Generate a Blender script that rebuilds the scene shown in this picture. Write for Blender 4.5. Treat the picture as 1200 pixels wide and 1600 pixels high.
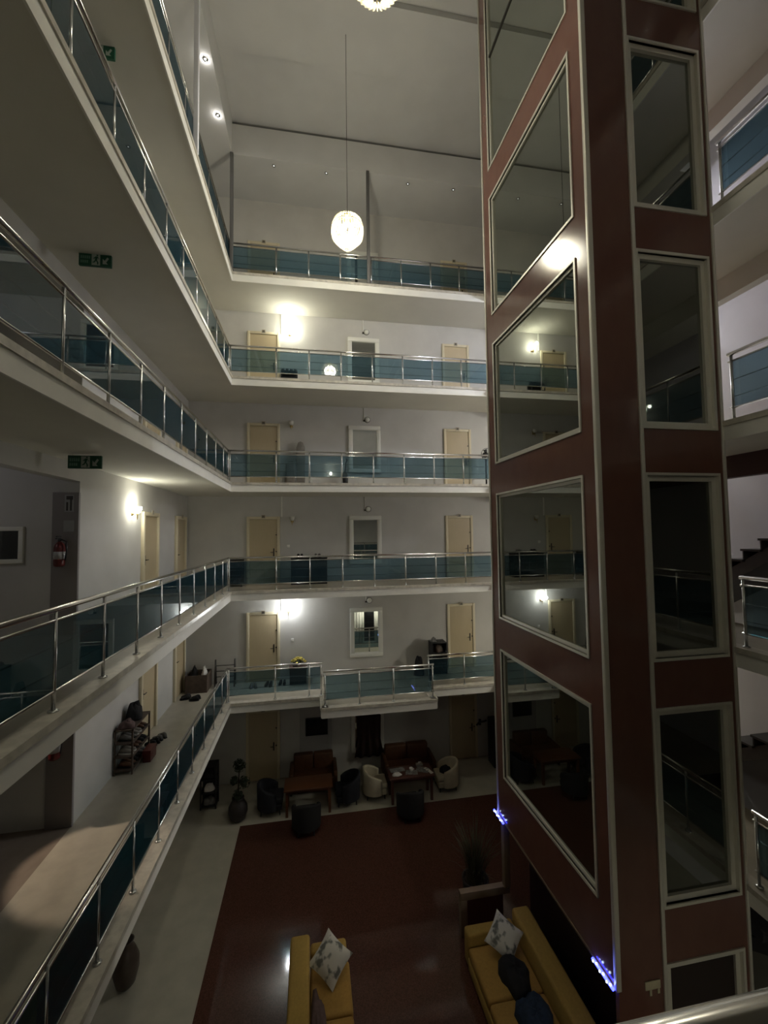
import bpy, math, random
from mathutils import Matrix, Vector
random.seed(7)
S = bpy.context.scene
for o in list(bpy.data.objects): bpy.data.objects.remove(o)
C = S.collection

# ------------------------------------------------------------------ camera
def rot3(yaw, p, r):
    B = Matrix(((1,0,0),(0,0,-1),(0,1,0)))
    Rz = Matrix(((math.cos(yaw),-math.sin(yaw),0),(math.sin(yaw),math.cos(yaw),0),(0,0,1)))
    Rx = Matrix(((1,0,0),(0,math.cos(p),-math.sin(p)),(0,math.sin(p),math.cos(p))))
    Rr = Matrix(((math.cos(r),-math.sin(r),0),(math.sin(r),math.cos(r),0),(0,0,1)))
    return Rr @ Rx @ B @ Rz
R = rot3(0.17244601, -0.04886208, -0.01266764)
cam = bpy.data.cameras.new('camera'); co = bpy.data.objects.new('camera', cam); C.objects.link(co)
M4 = Matrix.Identity(4)
for i in range(3):
    M4[i][0] = R[0][i]; M4[i][1] = -R[1][i]; M4[i][2] = -R[2][i]
M4[2][3] = 1.5
co.matrix_world = M4
cam.sensor_fit = 'HORIZONTAL'; cam.sensor_width = 36; cam.lens = 36*655/1200; cam.clip_start = .02; cam.clip_end = 200
S.camera = co
# ------------------------------------------------------------------ world, view
w = bpy.data.worlds.new('night'); S.world = w; w.use_nodes = True
w.node_tree.nodes['Background'].inputs[0].default_value = (.55,.6,.7,1)
w.node_tree.nodes['Background'].inputs[1].default_value = .01
vs = S.view_settings; vs.view_transform = 'Standard'; vs.look = 'None'; vs.gamma = 1; vs.use_curve_mapping = False
vs.exposure = 0.38
WARM = (1.0,.98,.84); GREENW = (1.0,1.0,.82); COOLW = (.93,.97,1.0); STAIRC = (.86,.90,1.0)
POWER = dict(chandelier=240, back4=10.5, back1=12, left2=4.2, front=8, right=62, lobby=18, stair4=230, stair3=78, stair2=24, spot=2, down1=120, left=10, pass2=3.3)
def lamp(name, loc, power, color, radius=.05, parent=None, kind='POINT', **kw):
    l = bpy.data.lights.new(name, kind); l.energy = power; l.color = color
    if kind != 'AREA': l.shadow_soft_size = radius
    for k, v in kw.items(): setattr(l, k, v)
    o = bpy.data.objects.new(name, l); C.objects.link(o); o.location = loc
    if parent: o.parent = parent; o.location = Vector(loc) - Vector(parent.get('_base', (0,0,0)))
    return o

# ------------------------------------------------------------------ materials
def mat(name, col, rough=.6, metal=0, spec=.5, noise=0, nscale=8, bump=0, bscale=60, emis=None, estr=0, col2=None):
    m = bpy.data.materials.new(name); m.use_nodes = True; nt = m.node_tree; b = nt.nodes['Principled BSDF']
    b.inputs['Base Color'].default_value = (*col,1); b.inputs['Roughness'].default_value = rough; b.inputs['Metallic'].default_value = metal
    b.inputs['Specular IOR Level'].default_value = spec
    if noise or bump:
        tc = nt.nodes.new('ShaderNodeTexCoord'); n = nt.nodes.new('ShaderNodeTexNoise'); n.inputs['Scale'].default_value = nscale; n.inputs['Detail'].default_value = 4
        nt.links.new(tc.outputs['Object'], n.inputs['Vector'])
        if noise:
            mx = nt.nodes.new('ShaderNodeMix'); mx.data_type = 'RGBA'
            c2 = col2 or tuple(c*(1-noise) for c in col)
            mx.inputs[6].default_value = (*col,1); mx.inputs[7].default_value = (*c2,1)
            rp = nt.nodes.new('ShaderNodeMapRange'); rp.inputs[1].default_value = .35; rp.inputs[2].default_value = .65
            nt.links.new(n.outputs['Fac'], rp.inputs[0]); nt.links.new(rp.outputs[0], mx.inputs[0]); nt.links.new(mx.outputs[2], b.inputs['Base Color'])
        if bump:
            n2 = nt.nodes.new('ShaderNodeTexNoise'); n2.inputs['Scale'].default_value = bscale
            nt.links.new(tc.outputs['Object'], n2.inputs['Vector'])
            bp = nt.nodes.new('ShaderNodeBump'); bp.inputs['Strength'].default_value = bump; bp.inputs['Distance'].default_value = .01
            nt.links.new(n2.outputs['Fac'], bp.inputs['Height']); nt.links.new(bp.outputs[0], b.inputs['Normal'])
    if emis: b.inputs['Emission Color'].default_value = (*emis,1); b.inputs['Emission Strength'].default_value = estr
    return m
def wood(name, c1, c2, rough=.4, scale=(1,1,12), spec=.5):
    m = mat(name, c1, rough, spec=spec); nt = m.node_tree; b = nt.nodes['Principled BSDF']
    tc = nt.nodes.new('ShaderNodeTexCoord'); mp = nt.nodes.new('ShaderNodeMapping'); mp.inputs['Scale'].default_value = scale
    n = nt.nodes.new('ShaderNodeTexNoise'); n.inputs['Scale'].default_value = 3; n.inputs['Detail'].default_value = 5
    mx = nt.nodes.new('ShaderNodeMix'); mx.data_type = 'RGBA'; mx.inputs[6].default_value = (*c1,1); mx.inputs[7].default_value = (*c2,1)
    nt.links.new(tc.outputs['Object'], mp.inputs['Vector']); nt.links.new(mp.outputs[0], n.inputs['Vector']); nt.links.new(n.outputs['Fac'], mx.inputs[0]); nt.links.new(mx.outputs[2], b.inputs['Base Color'])
    return m
def glass(name, tint, diff, dfac, f0, f1, gcol=(.9,.92,.9), tint2=None):
    m = bpy.data.materials.new(name); m.use_nodes = True; nt = m.node_tree; nt.nodes.clear()
    out = nt.nodes.new('ShaderNodeOutputMaterial'); t = nt.nodes.new('ShaderNodeBsdfTransparent'); t.inputs[0].default_value = (*tint,1)
    d = nt.nodes.new('ShaderNodeBsdfDiffuse'); d.inputs[0].default_value = (*diff,1)
    g = nt.nodes.new('ShaderNodeBsdfGlossy'); g.inputs[0].default_value = (*gcol,1); g.inputs['Roughness'].default_value = .015
    a = nt.nodes.new('ShaderNodeMixShader'); a.inputs[0].default_value = dfac
    nt.links.new(t.outputs[0], a.inputs[1]); nt.links.new(d.outputs[0], a.inputs[2])
    lw = nt.nodes.new('ShaderNodeLayerWeight'); lw.inputs[0].default_value = .5
    mr = nt.nodes.new('ShaderNodeMapRange'); mr.inputs[1].default_value = .25; mr.inputs[2].default_value = .85; mr.inputs[3].default_value = f0; mr.inputs[4].default_value = f1
    nt.links.new(lw.outputs['Facing'], mr.inputs[0])
    bm = nt.nodes.new('ShaderNodeMixShader'); nt.links.new(mr.outputs[0], bm.inputs[0]); nt.links.new(a.outputs[0], bm.inputs[1]); nt.links.new(g.outputs[0], bm.inputs[2])
    if tint2:   # darker tint at a slant stands in for the dark soffits mirrored there
        mr2 = nt.nodes.new('ShaderNodeMapRange'); mr2.inputs[1].default_value = .25; mr2.inputs[2].default_value = .62
        mx = nt.nodes.new('ShaderNodeMix'); mx.data_type = 'RGBA'; mx.inputs[6].default_value = (*tint,1); mx.inputs[7].default_value = (*tint2,1)
        nt.links.new(lw.outputs['Facing'], mr2.inputs[0]); nt.links.new(mr2.outputs[0], mx.inputs[0]); nt.links.new(mx.outputs[2], t.inputs[0])
    nt.links.new(bm.outputs[0], out.inputs[0]); return m
M = dict(
 plaster=mat('wall_plaster',(.60,.585,.55),.85,spec=.25,noise=.08,nscale=1.5,bump=.15,bscale=180),
 soffit=mat('soffit_plaster',(.74,.72,.64),.85,spec=.25,noise=.06,nscale=1.2,bump=.1,bscale=150),
 ceiling=mat('ceiling_paint',(.64,.635,.62),.85,spec=.25,noise=.07,nscale=1.0),
 fascia=mat('fascia_paint',(.88,.865,.81),.7,spec=.3,noise=.05,nscale=3),
 tile=mat('gallery_tile',(.50,.46,.38),.28,noise=.12,nscale=5),
 marble=mat('ledge_marble',(.66,.62,.54),.3,noise=.25,nscale=9),
 lobbytile=mat('lobby_tile',(.46,.44,.365),.3,noise=.12,nscale=3),
 granite=mat('red_granite',(.112,.048,.035),.07,noise=.4,nscale=60,spec=.45),
 stairwall=mat('stair_wall',(.66,.64,.68),.85,spec=.2,noise=.05,nscale=2),
 chrome=mat('chrome',(.80,.79,.77),.18,1),
 steel_dark=mat('post_steel',(.62,.63,.63),.25,1),
 shadedpost=mat('shaded_post',(.16,.155,.15),.5,.3),  # shade on the posts' unlit faces put into the colour
 litpost=mat('lit_post',(.86,.85,.90),.5),  # same kind of post, light on its face put into the colour
 glass=glass('teal_glass',(.60,.73,.79),(.055,.115,.155),.22,.04,.20,tint2=(.07,.22,.27)),
 eglass=glass('lift_glass',(.16,.17,.15),(.012,.012,.010),.55,.16,.62,(.80,.83,.76)),
 pane=glass('dark_pane',(.1,.1,.1),(.012,.012,.014),.8,.08,.6),
 mirror=mat('mirror_silver',(.78,.80,.78),.02,1),
 whiteframe=mat('white_frame',(.80,.79,.72),.45),
 door=wood('door_beech',(.56,.465,.30),(.50,.405,.25),.45,(14,14,1.2)),
 doorframe=mat('door_frame_paint',(.70,.62,.44),.5),
 darkmetal=mat('dark_metal',(.05,.045,.04),.4,.6),
 plate=mat('number_plate',(.42,.37,.28),.4,.2), ink=mat('dark_ink',(.03,.025,.02),.6),
 liftred=wood('lift_laminate',(.170,.078,.058),(.135,.058,.044),.16,(2,2,1),spec=.55),
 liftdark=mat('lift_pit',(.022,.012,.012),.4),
 alu=mat('lift_aluminium',(.74,.71,.63),.38,.35),
 green=mat('exit_green',(.008,.085,.045),.45), exitwhite=mat('exit_white',(.40,.46,.42),.5), exitpale=mat('exit_pale',(.13,.27,.20),.5),
 crystal=None,
 bulb=mat('bulb',(1,1,1),.5,emis=(1,.90,.68),estr=14),
 sconce4=mat('sconce_lit',(1,1,1),.5,emis=(1,.98,.84),estr=40),
 sconce1=mat('sconce_lit_cool',(1,1,1),.5,emis=(.93,.97,1),estr=40),
 sconceoff=mat('sconce_unlit',(.62,.60,.54),.35),
 brass=mat('brass',(.50,.38,.18),.3,.9),
 spotlit=mat('spot_lit',(1,1,1),.5,emis=(1,.97,.92),estr=25), spotoff=mat('spot_dim',(.4,.4,.4),.3,emis=(1,1,.95),estr=1.2),
 tube=mat('tube_lit',(1,1,1),.5,emis=(.85,.88,1),estr=12),
 black=mat('black_plastic',(.015,.015,.017),.45), blackcloth=mat('black_cloth',(.012,.011,.012),.9,bump=.3,bscale=90),
 brown=mat('brown_leather',(.105,.042,.016),.5,noise=.25,nscale=9,bump=.1,bscale=120),
 tablewood=wood('dark_table_wood',(.13,.055,.042),(.085,.035,.028),.3,(10,1,1)),
 tablewood2=wood('brown_table_wood',(.14,.055,.024),(.10,.038,.016),.35,(10,1,1)),
 cream=mat('cream_leather',(.56,.50,.37),.5,noise=.1,nscale=6), navy=mat('navy_cloth',(.010,.011,.018),.8,bump=.2,bscale=90),
 mustard=mat('mustard_fabric',(.43,.275,.065),.9,noise=.12,nscale=30,bump=.3,bscale=260),
 seat=mat('mustard_seat',(.42,.240,.055),.9,noise=.12,nscale=30,bump=.3,bscale=260),
 bluecloth=mat('blue_denim',(.020,.038,.075),.9,noise=.4,nscale=20,bump=.3,bscale=80), mauve=mat('mauve_cloth',(.12,.075,.070),.9,noise=.3,nscale=14),
 paper=mat('white_paper',(.78,.76,.72),.7), greypaper=mat('grey_print',(.32,.32,.31),.7,noise=.6,nscale=30),
 leaf=mat('dark_leaf',(.020,.035,.014),.6,noise=.4,nscale=12), grassleaf=mat('dry_leaf',(.075,.070,.030),.7,noise=.4,nscale=9),
 pot=mat('dark_pot',(.020,.015,.015),.5), vase=mat('brown_vase',(.085,.060,.045),.4,noise=.3,nscale=5), soil=mat('soil',(.03,.02,.015),.95),
 yellow=mat('yellow_petals',(.62,.50,.10),.7,noise=.3,nscale=20), red=mat('red_paint',(.10,.013,.012),.35), board=mat('board_grey',(.24,.22,.215),.6), sign=mat('sign_pale',(.34,.335,.33),.6),
 cardboard=mat('brown_card',(.12,.085,.065),.8,noise=.3,nscale=7), maroon=mat('maroon_panel',(.085,.022,.020),.35), frameoak=mat('oak_frame',(.22,.155,.105),.5),
 quilt=mat('taupe_fabric',(.26,.235,.20),.9,noise=.2,nscale=10), greysh=mat('grey_cloth',(.22,.21,.20),.9,noise=.4,nscale=12), beigeplate=mat('beige_plastic',(.50,.44,.30),.5),
 led=mat('led_blue',(.1,.1,1),.5,emis=(.04,.05,1),estr=7), ledw=mat('led_white',(1,1,1),.5,emis=(.6,.75,1),estr=8),
 passfloor=mat('passage_floor',(.26,.21,.17),.4,noise=.15,nscale=5), step=mat('shaded_stair_stone',(.085,.078,.082),.5,noise=.2,nscale=8), beam=mat('stair_beam',(.10,.055,.05),.6),  # stair stone darkened in colour for its unlit, backlit faces
 pale=mat('pale_panel',(.42,.41,.40),.7), tv=mat('tv_screen',(.008,.012,.013),.15), curtain=mat('white_curtain',(.75,.74,.70),.9),
 drape=mat('dark_drape',(.040,.016,.013),.8,noise=.4,nscale=12))
def crystal_mat():
    m = bpy.data.materials.new('crystal'); m.use_nodes = True; nt = m.node_tree; nt.nodes.clear()
    out = nt.nodes.new('ShaderNodeOutputMaterial'); t = nt.nodes.new('ShaderNodeBsdfTransparent'); t.inputs[0].default_value = (1,.97,.9,1)
    tl = nt.nodes.new('ShaderNodeBsdfTranslucent'); tl.inputs[0].default_value = (.95,.87,.64,1)
    g = nt.nodes.new('ShaderNodeBsdfGlossy'); g.inputs['Roughness'].default_value = .1
    a = nt.nodes.new('ShaderNodeMixShader'); a.inputs[0].default_value = .17; b = nt.nodes.new('ShaderNodeMixShader'); b.inputs[0].default_value = .1
    nt.links.new(t.outputs[0], a.inputs[1]); nt.links.new(tl.outputs[0], a.inputs[2]); nt.links.new(a.outputs[0], b.inputs[1]); nt.links.new(g.outputs[0], b.inputs[2]); nt.links.new(b.outputs[0], out.inputs[0])
    return m
M['crystal'] = crystal_mat()
def cushion_mat():
    m = mat('patterned_cushion',(.66,.63,.57),.9); nt = m.node_tree; b = nt.nodes['Principled BSDF']
    tc = nt.nodes.new('ShaderNodeTexCoord'); v = nt.nodes.new('ShaderNodeTexVoronoi'); v.inputs['Scale'].default_value = 11
    n = nt.nodes.new('ShaderNodeTexNoise'); n.inputs['Scale'].default_value = 7; mr = nt.nodes.new('ShaderNodeMapRange'); mr.inputs[1].default_value = .36; mr.inputs[2].default_value = .46
    mx = nt.nodes.new('ShaderNodeMix'); mx.data_type = 'RGBA'; mx.inputs[6].default_value = (.17,.17,.155,1); mx.inputs[7].default_value = (.66,.63,.57,1)
    ad = nt.nodes.new('ShaderNodeMath'); ad.operation = 'MULTIPLY'
    nt.links.new(tc.outputs['Object'], v.inputs['Vector']); nt.links.new(tc.outputs['Object'], n.inputs['Vector'])
    nt.links.new(n.outputs['Fac'], mr.inputs[0]); nt.links.new(mr.outputs[0], mx.inputs[0]); nt.links.new(mx.outputs[2], b.inputs['Base Color'])
    return m
M['cushion'] = cushion_mat()

# ------------------------------------------------------------------ mesh helpers
class MB:
    def __init__(s): s.v = []; s.f = []
    def add(s, v, f):
        n = len(s.v); s.v += [tuple(p) for p in v]; s.f += [tuple(i+n for i in q) for q in f]; return s
    def box(s, x0,y0,z0,x1,y1,z1):
        x0,x1 = sorted((x0,x1)); y0,y1 = sorted((y0,y1)); z0,z1 = sorted((z0,z1))
        return s.add([(x0,y0,z0),(x1,y0,z0),(x1,y1,z0),(x0,y1,z0),(x0,y0,z1),(x1,y0,z1),(x1,y1,z1),(x0,y1,z1)],
            [(0,3,2,1),(4,5,6,7),(0,1,5,4),(1,2,6,5),(2,3,7,6),(3,0,4,7)])
    def path(s, pts, r, n=10, cap=True):
        pts = [Vector(p) for p in pts]; rs = r if isinstance(r,(list,tuple)) else [r]*len(pts); v = []; f = []
        for i, p in enumerate(pts):
            d = (pts[min(i+1,len(pts)-1)] - pts[max(i-1,0)]).normalized()
            a = d.cross(Vector((0,0,1)) if abs(d.z) < .9 else Vector((1,0,0))).normalized(); b = d.cross(a)
            for k in range(n):
                t = 2*math.pi*k/n; v.append(p + a*(rs[i]*math.cos(t)) + b*(rs[i]*math.sin(t)))
        for i in range(len(pts)-1):
            for k in range(n): f.append((i*n+k, i*n+(k+1)%n, (i+1)*n+(k+1)%n, (i+1)*n+k))
        if cap: f.append(tuple(range(n-1,-1,-1))); f.append(tuple((len(pts)-1)*n+k for k in range(n)))
        return s.add(v, f)
    def tube(s, a, b, r, n=10): return s.path([a,b], r, n)
    def lathe(s, c, prof, n=20, sx=1, sy=1):
        v = []; f = []
        for (r,z) in prof:
            for k in range(n):
                t = 2*math.pi*k/n; v.append((c[0]+r*sx*math.cos(t), c[1]+r*sy*math.sin(t), c[2]+z))
        for i in range(len(prof)-1):
            for k in range(n): f.append((i*n+k, i*n+(k+1)%n, (i+1)*n+(k+1)%n, (i+1)*n+k))
        f.append(tuple(range(n-1,-1,-1))); f.append(tuple((len(prof)-1)*n+k for k in range(n)))
        return s.add(v, f)
    def ball(s, c, r, n=12, m=8, sx=1, sy=1, sz=1):
        return s.lathe(c, [(max(r*math.sin(math.pi*i/m),1e-4), -r*sz*math.cos(math.pi*i/m)) for i in range(m+1)], n, sx, sy)
    def frame(s, axis, a0, a1, z0, z1, wd, d0, d1):
        # rectangular frame in plane: axis 'x' -> spans X,Z with depth Y; 'y' -> spans Y,Z with depth X
        for (p0,p1,q0,q1) in ((a0,a1,z1-wd,z1),(a0,a1,z0,z0+wd),(a0,a0+wd,z0+wd,z1-wd),(a1-wd,a1,z0+wd,z1-wd)):
            if axis == 'x': s.box(p0,d0,q0,p1,d1,q1)
            else: s.box(d0,p0,q0,d1,p1,q1)
        return s
    def poly(s, pts, ext):
        n = len(pts); e = Vector(ext); v = [Vector(p) for p in pts]; v += [p+e for p in v]
        f = [tuple(range(n)), tuple(range(2*n-1,n-1,-1))] + [(i,n+i,n+(i+1)%n,(i+1)%n) for i in range(n)]
        return s.add(v, f)
    def xf(s, mtx): s.v = [tuple(mtx @ Vector(p)) for p in s.v]; return s
def base_of(p): return Vector(p['_base']) if p is not None and '_base' in p else Vector((0,0,0))
BASES = {}
def obj(name, mb, m, parent=None, smooth=False, bevel=0, bseg=2, subsurf=0, base=None):
    b = Vector(base) if base is not None else (BASES.get(parent.name, Vector((0,0,0))) if parent else Vector((0,0,0)))
    me = bpy.data.meshes.new(name); me.from_pydata([tuple(Vector(p)-b) for p in mb.v], [], mb.f)
    me.materials.append(M[m] if isinstance(m,str) else m); me.validate()
    import bmesh
    bm = bmesh.new(); bm.from_mesh(me); bmesh.ops.recalc_face_normals(bm, faces=bm.faces); bm.to_mesh(me); bm.free()
    if smooth:
        for p in me.polygons: p.use_smooth = True
    o = bpy.data.objects.new(name, me); C.objects.link(o)
    if parent: o.parent = parent
    else: o.location = b
    BASES[o.name] = b
    if bevel:
        md = o.modifiers.new('bevel','BEVEL'); md.width = bevel; md.segments = bseg; md.limit_method = 'ANGLE'
        for p in me.polygons: p.use_smooth = True
    if subsurf: md = o.modifiers.new('subsurf','SUBSURF'); md.levels = subsurf; md.render_levels = subsurf
    return o
def inst(name, me, loc, parent=None):
    o = bpy.data.objects.new(name, me); C.objects.link(o)
    if parent: o.parent = parent; o.location = Vector(loc) - BASES[parent.name]
    else: o.location = loc
    BASES[o.name] = Vector(loc); return o
def tag(o, label, cat, group=None):
    o['label'] = label; o['category'] = cat
    if group: o['group'] = group
    return o
def thing(name, label, cat, loc, group=None):
    o = bpy.data.objects.new(name, None); o.empty_display_size = .1; C.objects.link(o); o.location = loc; BASES[o.name] = Vector(loc)
    return tag(o, label, cat, group)
def struct(name, mb, m, parent=None, **k):
    o = obj(name, mb, m, parent, **k)
    if not parent: o['kind'] = 'structure'
    return o
def lamp_in(parent, name, loc, power, color, radius=.05, **kw):
    o = lamp(name, Vector(loc)-BASES[parent.name], power, color, radius, **kw); o.parent = parent; return o
def mesh_of(mb, m, smooth=False):
    o = obj('tmp', mb, m, smooth=smooth); me = o.data; bpy.data.objects.remove(o); return me

# ------------------------------------------------------------------ constants
LX = -2.20; LW = -3.76; BY = 12.11; BW = 13.78; RX = 5.52; RW = 8.2; FY = .565; FW = -1.5
PY0, PY1, PX = 5.5, 7.65, -6.2         # side passage
G = -6.08; TOP = 13.45; SOF = 12.45
def zf(k): return 3*(k-2) - .08          # floor top of level k (camera stands on level 2)
NAMES = {1:'first gallery level above the lobby', 2:'second gallery level', 3:'third gallery level', 4:'fourth gallery level', 5:'top gallery level'}
SX0, SX1, SY0, SY1 = 7.0, RW, 2.7, 7.6   # stair opening

# ------------------------------------------------------------------ structure
struct('floor', MB().box(PX,FW-.2,G-.3,RW+.2,BW+.2,G), 'lobbytile')
struct('floor_inlay', MB().box(-1.85,2.0,G,5.3,11.77,G+.006), 'granite')
for k in range(1,6):
    t = zf(k); b = t - .23; mb = MB(); tl = MB()
    rects = [(LW,FW,LX,BW),(LX,BY,RX,BW),(LX,FW,RX,FY),(RX,FW,SX0,BW),(SX0,FW,RW,SY0),(SX0,SY1,RW,BW)]
    if k == 1: rects.append((.26,11.3,3.36,BY))
    for (x0,y0,x1,y1) in rects: mb.box(x0,y0,b,x1,y1,t-.015)
    fl = struct('floor_gallery', mb, 'soffit')
    for (x0,y0,x1,y1) in rects: tl.box(x0,y0,t-.015,x1,y1,t)
    obj('floor_tiling', tl, 'tile', fl)
    # painted fascia boards and marble ledge along the inner edge
    fa = MB(); ca = MB(); e = .025
    runs = [('y',LX,FY,BY,1),('y',RX,FY,BY,-1),('x',FY,LX,RX,1)]
    runs += [('x',BY,LX,.26,-1),('x',11.3,.26,3.36,-1),('x',BY,3.36,RX,-1),('y',.26,11.3,BY,-1),('y',3.36,11.3,BY,1)] if k == 1 else [('x',BY,LX,RX,-1)]
    for (ax,p,a0,a1,sg) in runs:
        if ax == 'y':
            fa.box(p,a0,b-.012,p+sg*e,a1,t-.05); ca.box(p-sg*.16,a0,t-.006,p+sg*(e+.02),a1,t+.022); ca.box(p,a0,t-.05,p+sg*(e+.02),a1,t-.006)
        else:
            fa.box(a0,p,b-.012,a1,p+sg*e,t-.05); ca.box(a0,p-sg*.16,t-.006,a1,p+sg*(e+.02),t+.022); ca.box(a0,p,t-.05,a1,p+sg*(e+.02),t-.006)
    obj('fascia', fa, 'fascia', fl); obj('edge_ledge', ca, 'marble', fl)
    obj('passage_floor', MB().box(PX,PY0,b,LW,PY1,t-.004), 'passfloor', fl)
# walls
struct('wall_back', MB().box(LW-.2,BW,G,RW+.2,BW+.2,SOF+.2), 'plaster')
wl = MB().box(LW-.2,PY1,G,LW,BW,SOF+.2).box(LW-.2,FW,G,LW,PY0,SOF+.2)
for k in range(0,6):
    c = zf(k+1)-.23 if k < 5 else SOF
    f = zf(k) if k else G
    wl.box(LW-.2,PY0,c-.28,LW,PY1,c+ (.20 if k<5 else .2))
struct('wall_left', wl, 'plaster')
struct('wall_passage', MB().box(PX,PY1,G,LW-.2,PY1+.15,SOF).box(PX,PY0-.15,G,LW-.2,PY0,SOF).box(PX-.15,PY0,G,PX,PY1,SOF), 'plaster')
struct('wall_right', MB().box(RW,FW,G,RW+.2,BW,TOP+.3), 'stairwall')
struct('wall_front', MB().box(LW-.2,FW-.2,G,RW+.2,FW,SOF+.2), 'plaster')
# top ceiling: lower soffit ring, fascia up to recessed centre with cross beams
ce = MB().box(LW-.2,FW-.2,SOF,LX+.0,BW+.2,SOF+.15).box(LX,BY-.0,SOF,RW,BW+.2,SOF+.15).box(LX,FW-.2,SOF,RW,FY,SOF+.15).box(RX,FY,SOF,RW+.2,BY,SOF+.15).box(PX-.15,PY0-.15,SOF,LW-.2,PY1+.15,SOF+.15)
struct('ceiling', ce, 'ceiling')
struct('ceiling_fascia', MB().box(LX-.1,FY,SOF+.15,LX,BY,TOP+.3).box(RX,FY,SOF+.15,RX+.1,BY,TOP+.3).box(LX,BY,SOF+.15,RX,BY+.1,TOP-.09).box(LX-.1,BY+.45,SOF+.15,RX+.1,BY+.55,TOP+.3).box(LX,FY-.1,SOF+.15,RX,FY,TOP+.3), 'ceiling')
struct('ceiling_center', MB().box(LX-.1,FY-.1,TOP+.06,RX+.1,BY+.55,TOP+.3), 'ceiling')
for i,(a,b) in enumerate(((8.72,10.2),(4.9,6.4),(1.5,2.8))):
    struct('beam_ceiling', MB().box(LX,a,TOP-.08,RX,b,TOP+.06), 'ceiling')
# stair hall beams and flights
for k in range(1,5):
    struct('beam_stair', MB().box(6.80,FW,zf(k+1)-.23-.36,6.97,BW,zf(k+1)-.23), 'beam' if k==2 else 'soffit')
def stair(k):
    z0 = zf(k) if k else G; rise = (zf(k+1)-z0)/17; run = (SY1-.05-SY0)/17
    lab = {0:'stone stair flight in painted shade climbing from the lobby beside the lift',1:'stone stair flight in painted shade below the second gallery level',2:'stepped stair flight in painted shade against the lit pale stair wall',3:'stone stair flight in painted shade below the fourth gallery level'}[k]
    t = thing('stair_flight', lab, 'stairs', (7.6,SY1-.05,z0), 'stair flights in the side hall')
    st = obj('stringer', MB().poly([(7.06,SY1-.05,z0),(7.06,SY0,z0+17*rise-.02),(7.06,SY0,z0+17*rise-.26),(7.06,SY1-.40,z0)],(1.1,0,0)), 'step', t)
    me = mesh_of(MB().box(7.0,-run,0,8.19,.02,.035).box(7.02,-.02,-rise+.035,8.19,0,0), 'step')
    for i in range(16):
        o = inst('step', me, (0,SY1-.05-i*run, z0+(i+1)*rise-.035), t)
for k in range(0,3): stair(k)

# ------------------------------------------------------------------ railings
POST = mesh_of(MB().tube((0,0,0),(0,0,.90),.018,10).lathe((0,0,0),[(.045,.0),(.045,.012),(.022,.02)],12), 'steel_dark', True)
PANELS = {}
def panel_mesh(ax, L):
    key = (ax, round(L,3))
    if key not in PANELS:
        mb = MB().box(-L/2,-.005,.185,L/2,.005,.79) if ax=='x' else MB().box(-.005,-L/2,.185,.005,L/2,.79)
        PANELS[key] = mesh_of(mb, 'glass')
    return PANELS[key]
def railing(ax, p, a0, a1, k, label, start=None, step=.92):
    z = zf(k)+.022
    P = (lambda a,h: (a,p,z+h)) if ax=='x' else (lambda a,h: (p,a,z+h))
    t = thing('glass_railing', label, 'railing', P((a0+a1)/2,0), 'glass and chrome gallery railings')
    obj('handrail', MB().tube(P(a0,.905),P(a1,.905),.026,14), 'chrome', t, True)
    obj('upper_rail', MB().tube(P(a0,.805),P(a1,.805),.014,10), 'chrome', t, True)
    obj('bottom_rail', MB().tube(P(a0,.175),P(a1,.175),.014,10), 'chrome', t, True)
    off = .035
    Q = (lambda a,h: (a,p-off if p<6 else p+off,z+h)) if ax=='x' else (lambda a,h: (p-off if p<0 else p+off,a,z+h))
    for h in (.56,.33): obj('middle_rail', MB().tube(Q(a0,h),Q(a1,h),.007,6), 'steel_dark', t, True)
    xs = [a0+.04]; a = start if start is not None else a0+step
    while a < a1-.3: xs.append(a); a += step
    xs.append(a1-.04)
    for a in xs: inst('post', POST, P(a,0), t)
    for i in range(len(xs)-1):
        L = xs[i+1]-xs[i]-.05
        inst('glass_panel', panel_mesh(ax,L), P((xs[i]+xs[i+1])/2,0), t)
    return t
LIN = LX-.07; BIN = BY+.07; RIN = RX+.07; FIN = FY-.07
for k in range(1,6):
    railing('y', LIN, FY, BIN, k, f'glass railing along the side gallery with the exit signs, {NAMES[k]}', start=.65+ .0 if k>5 else 1.55, step=.905)
    if k == 1:
        railing('x', BIN, LIN, .30, 1, 'glass railing by the yellow flowers, lowest level of the facing gallery', start=-1.0, step=.93)
        railing('x', 11.37, .30, 3.32, 1, 'glass railing of the balcony that juts out over the lobby table', start=1.25, step=.93)
        railing('x', BIN, 3.36, RIN, 1, 'glass railing between the jutting balcony and the lift, lowest level', start=4.5, step=.93)
    else:
        railing('x', BIN, LIN, RIN, k, f'glass railing across the facing gallery opposite the camera, {NAMES[k]}', start=-.97, step=.93)
    railing('y', RIN, FY, 4.7, k, f'glass railing beside the stair hall past the lift, {NAMES[k]}', start=1.2, step=.92)
for k in (1,2):
    railing('x', FIN, LIN, RIN, k, {1:'glass railing under the camera on the lowest gallery level',2:'near chrome handrail and glass railing at the bottom corner of the frame'}[k], start=-1.2, step=.92)

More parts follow.
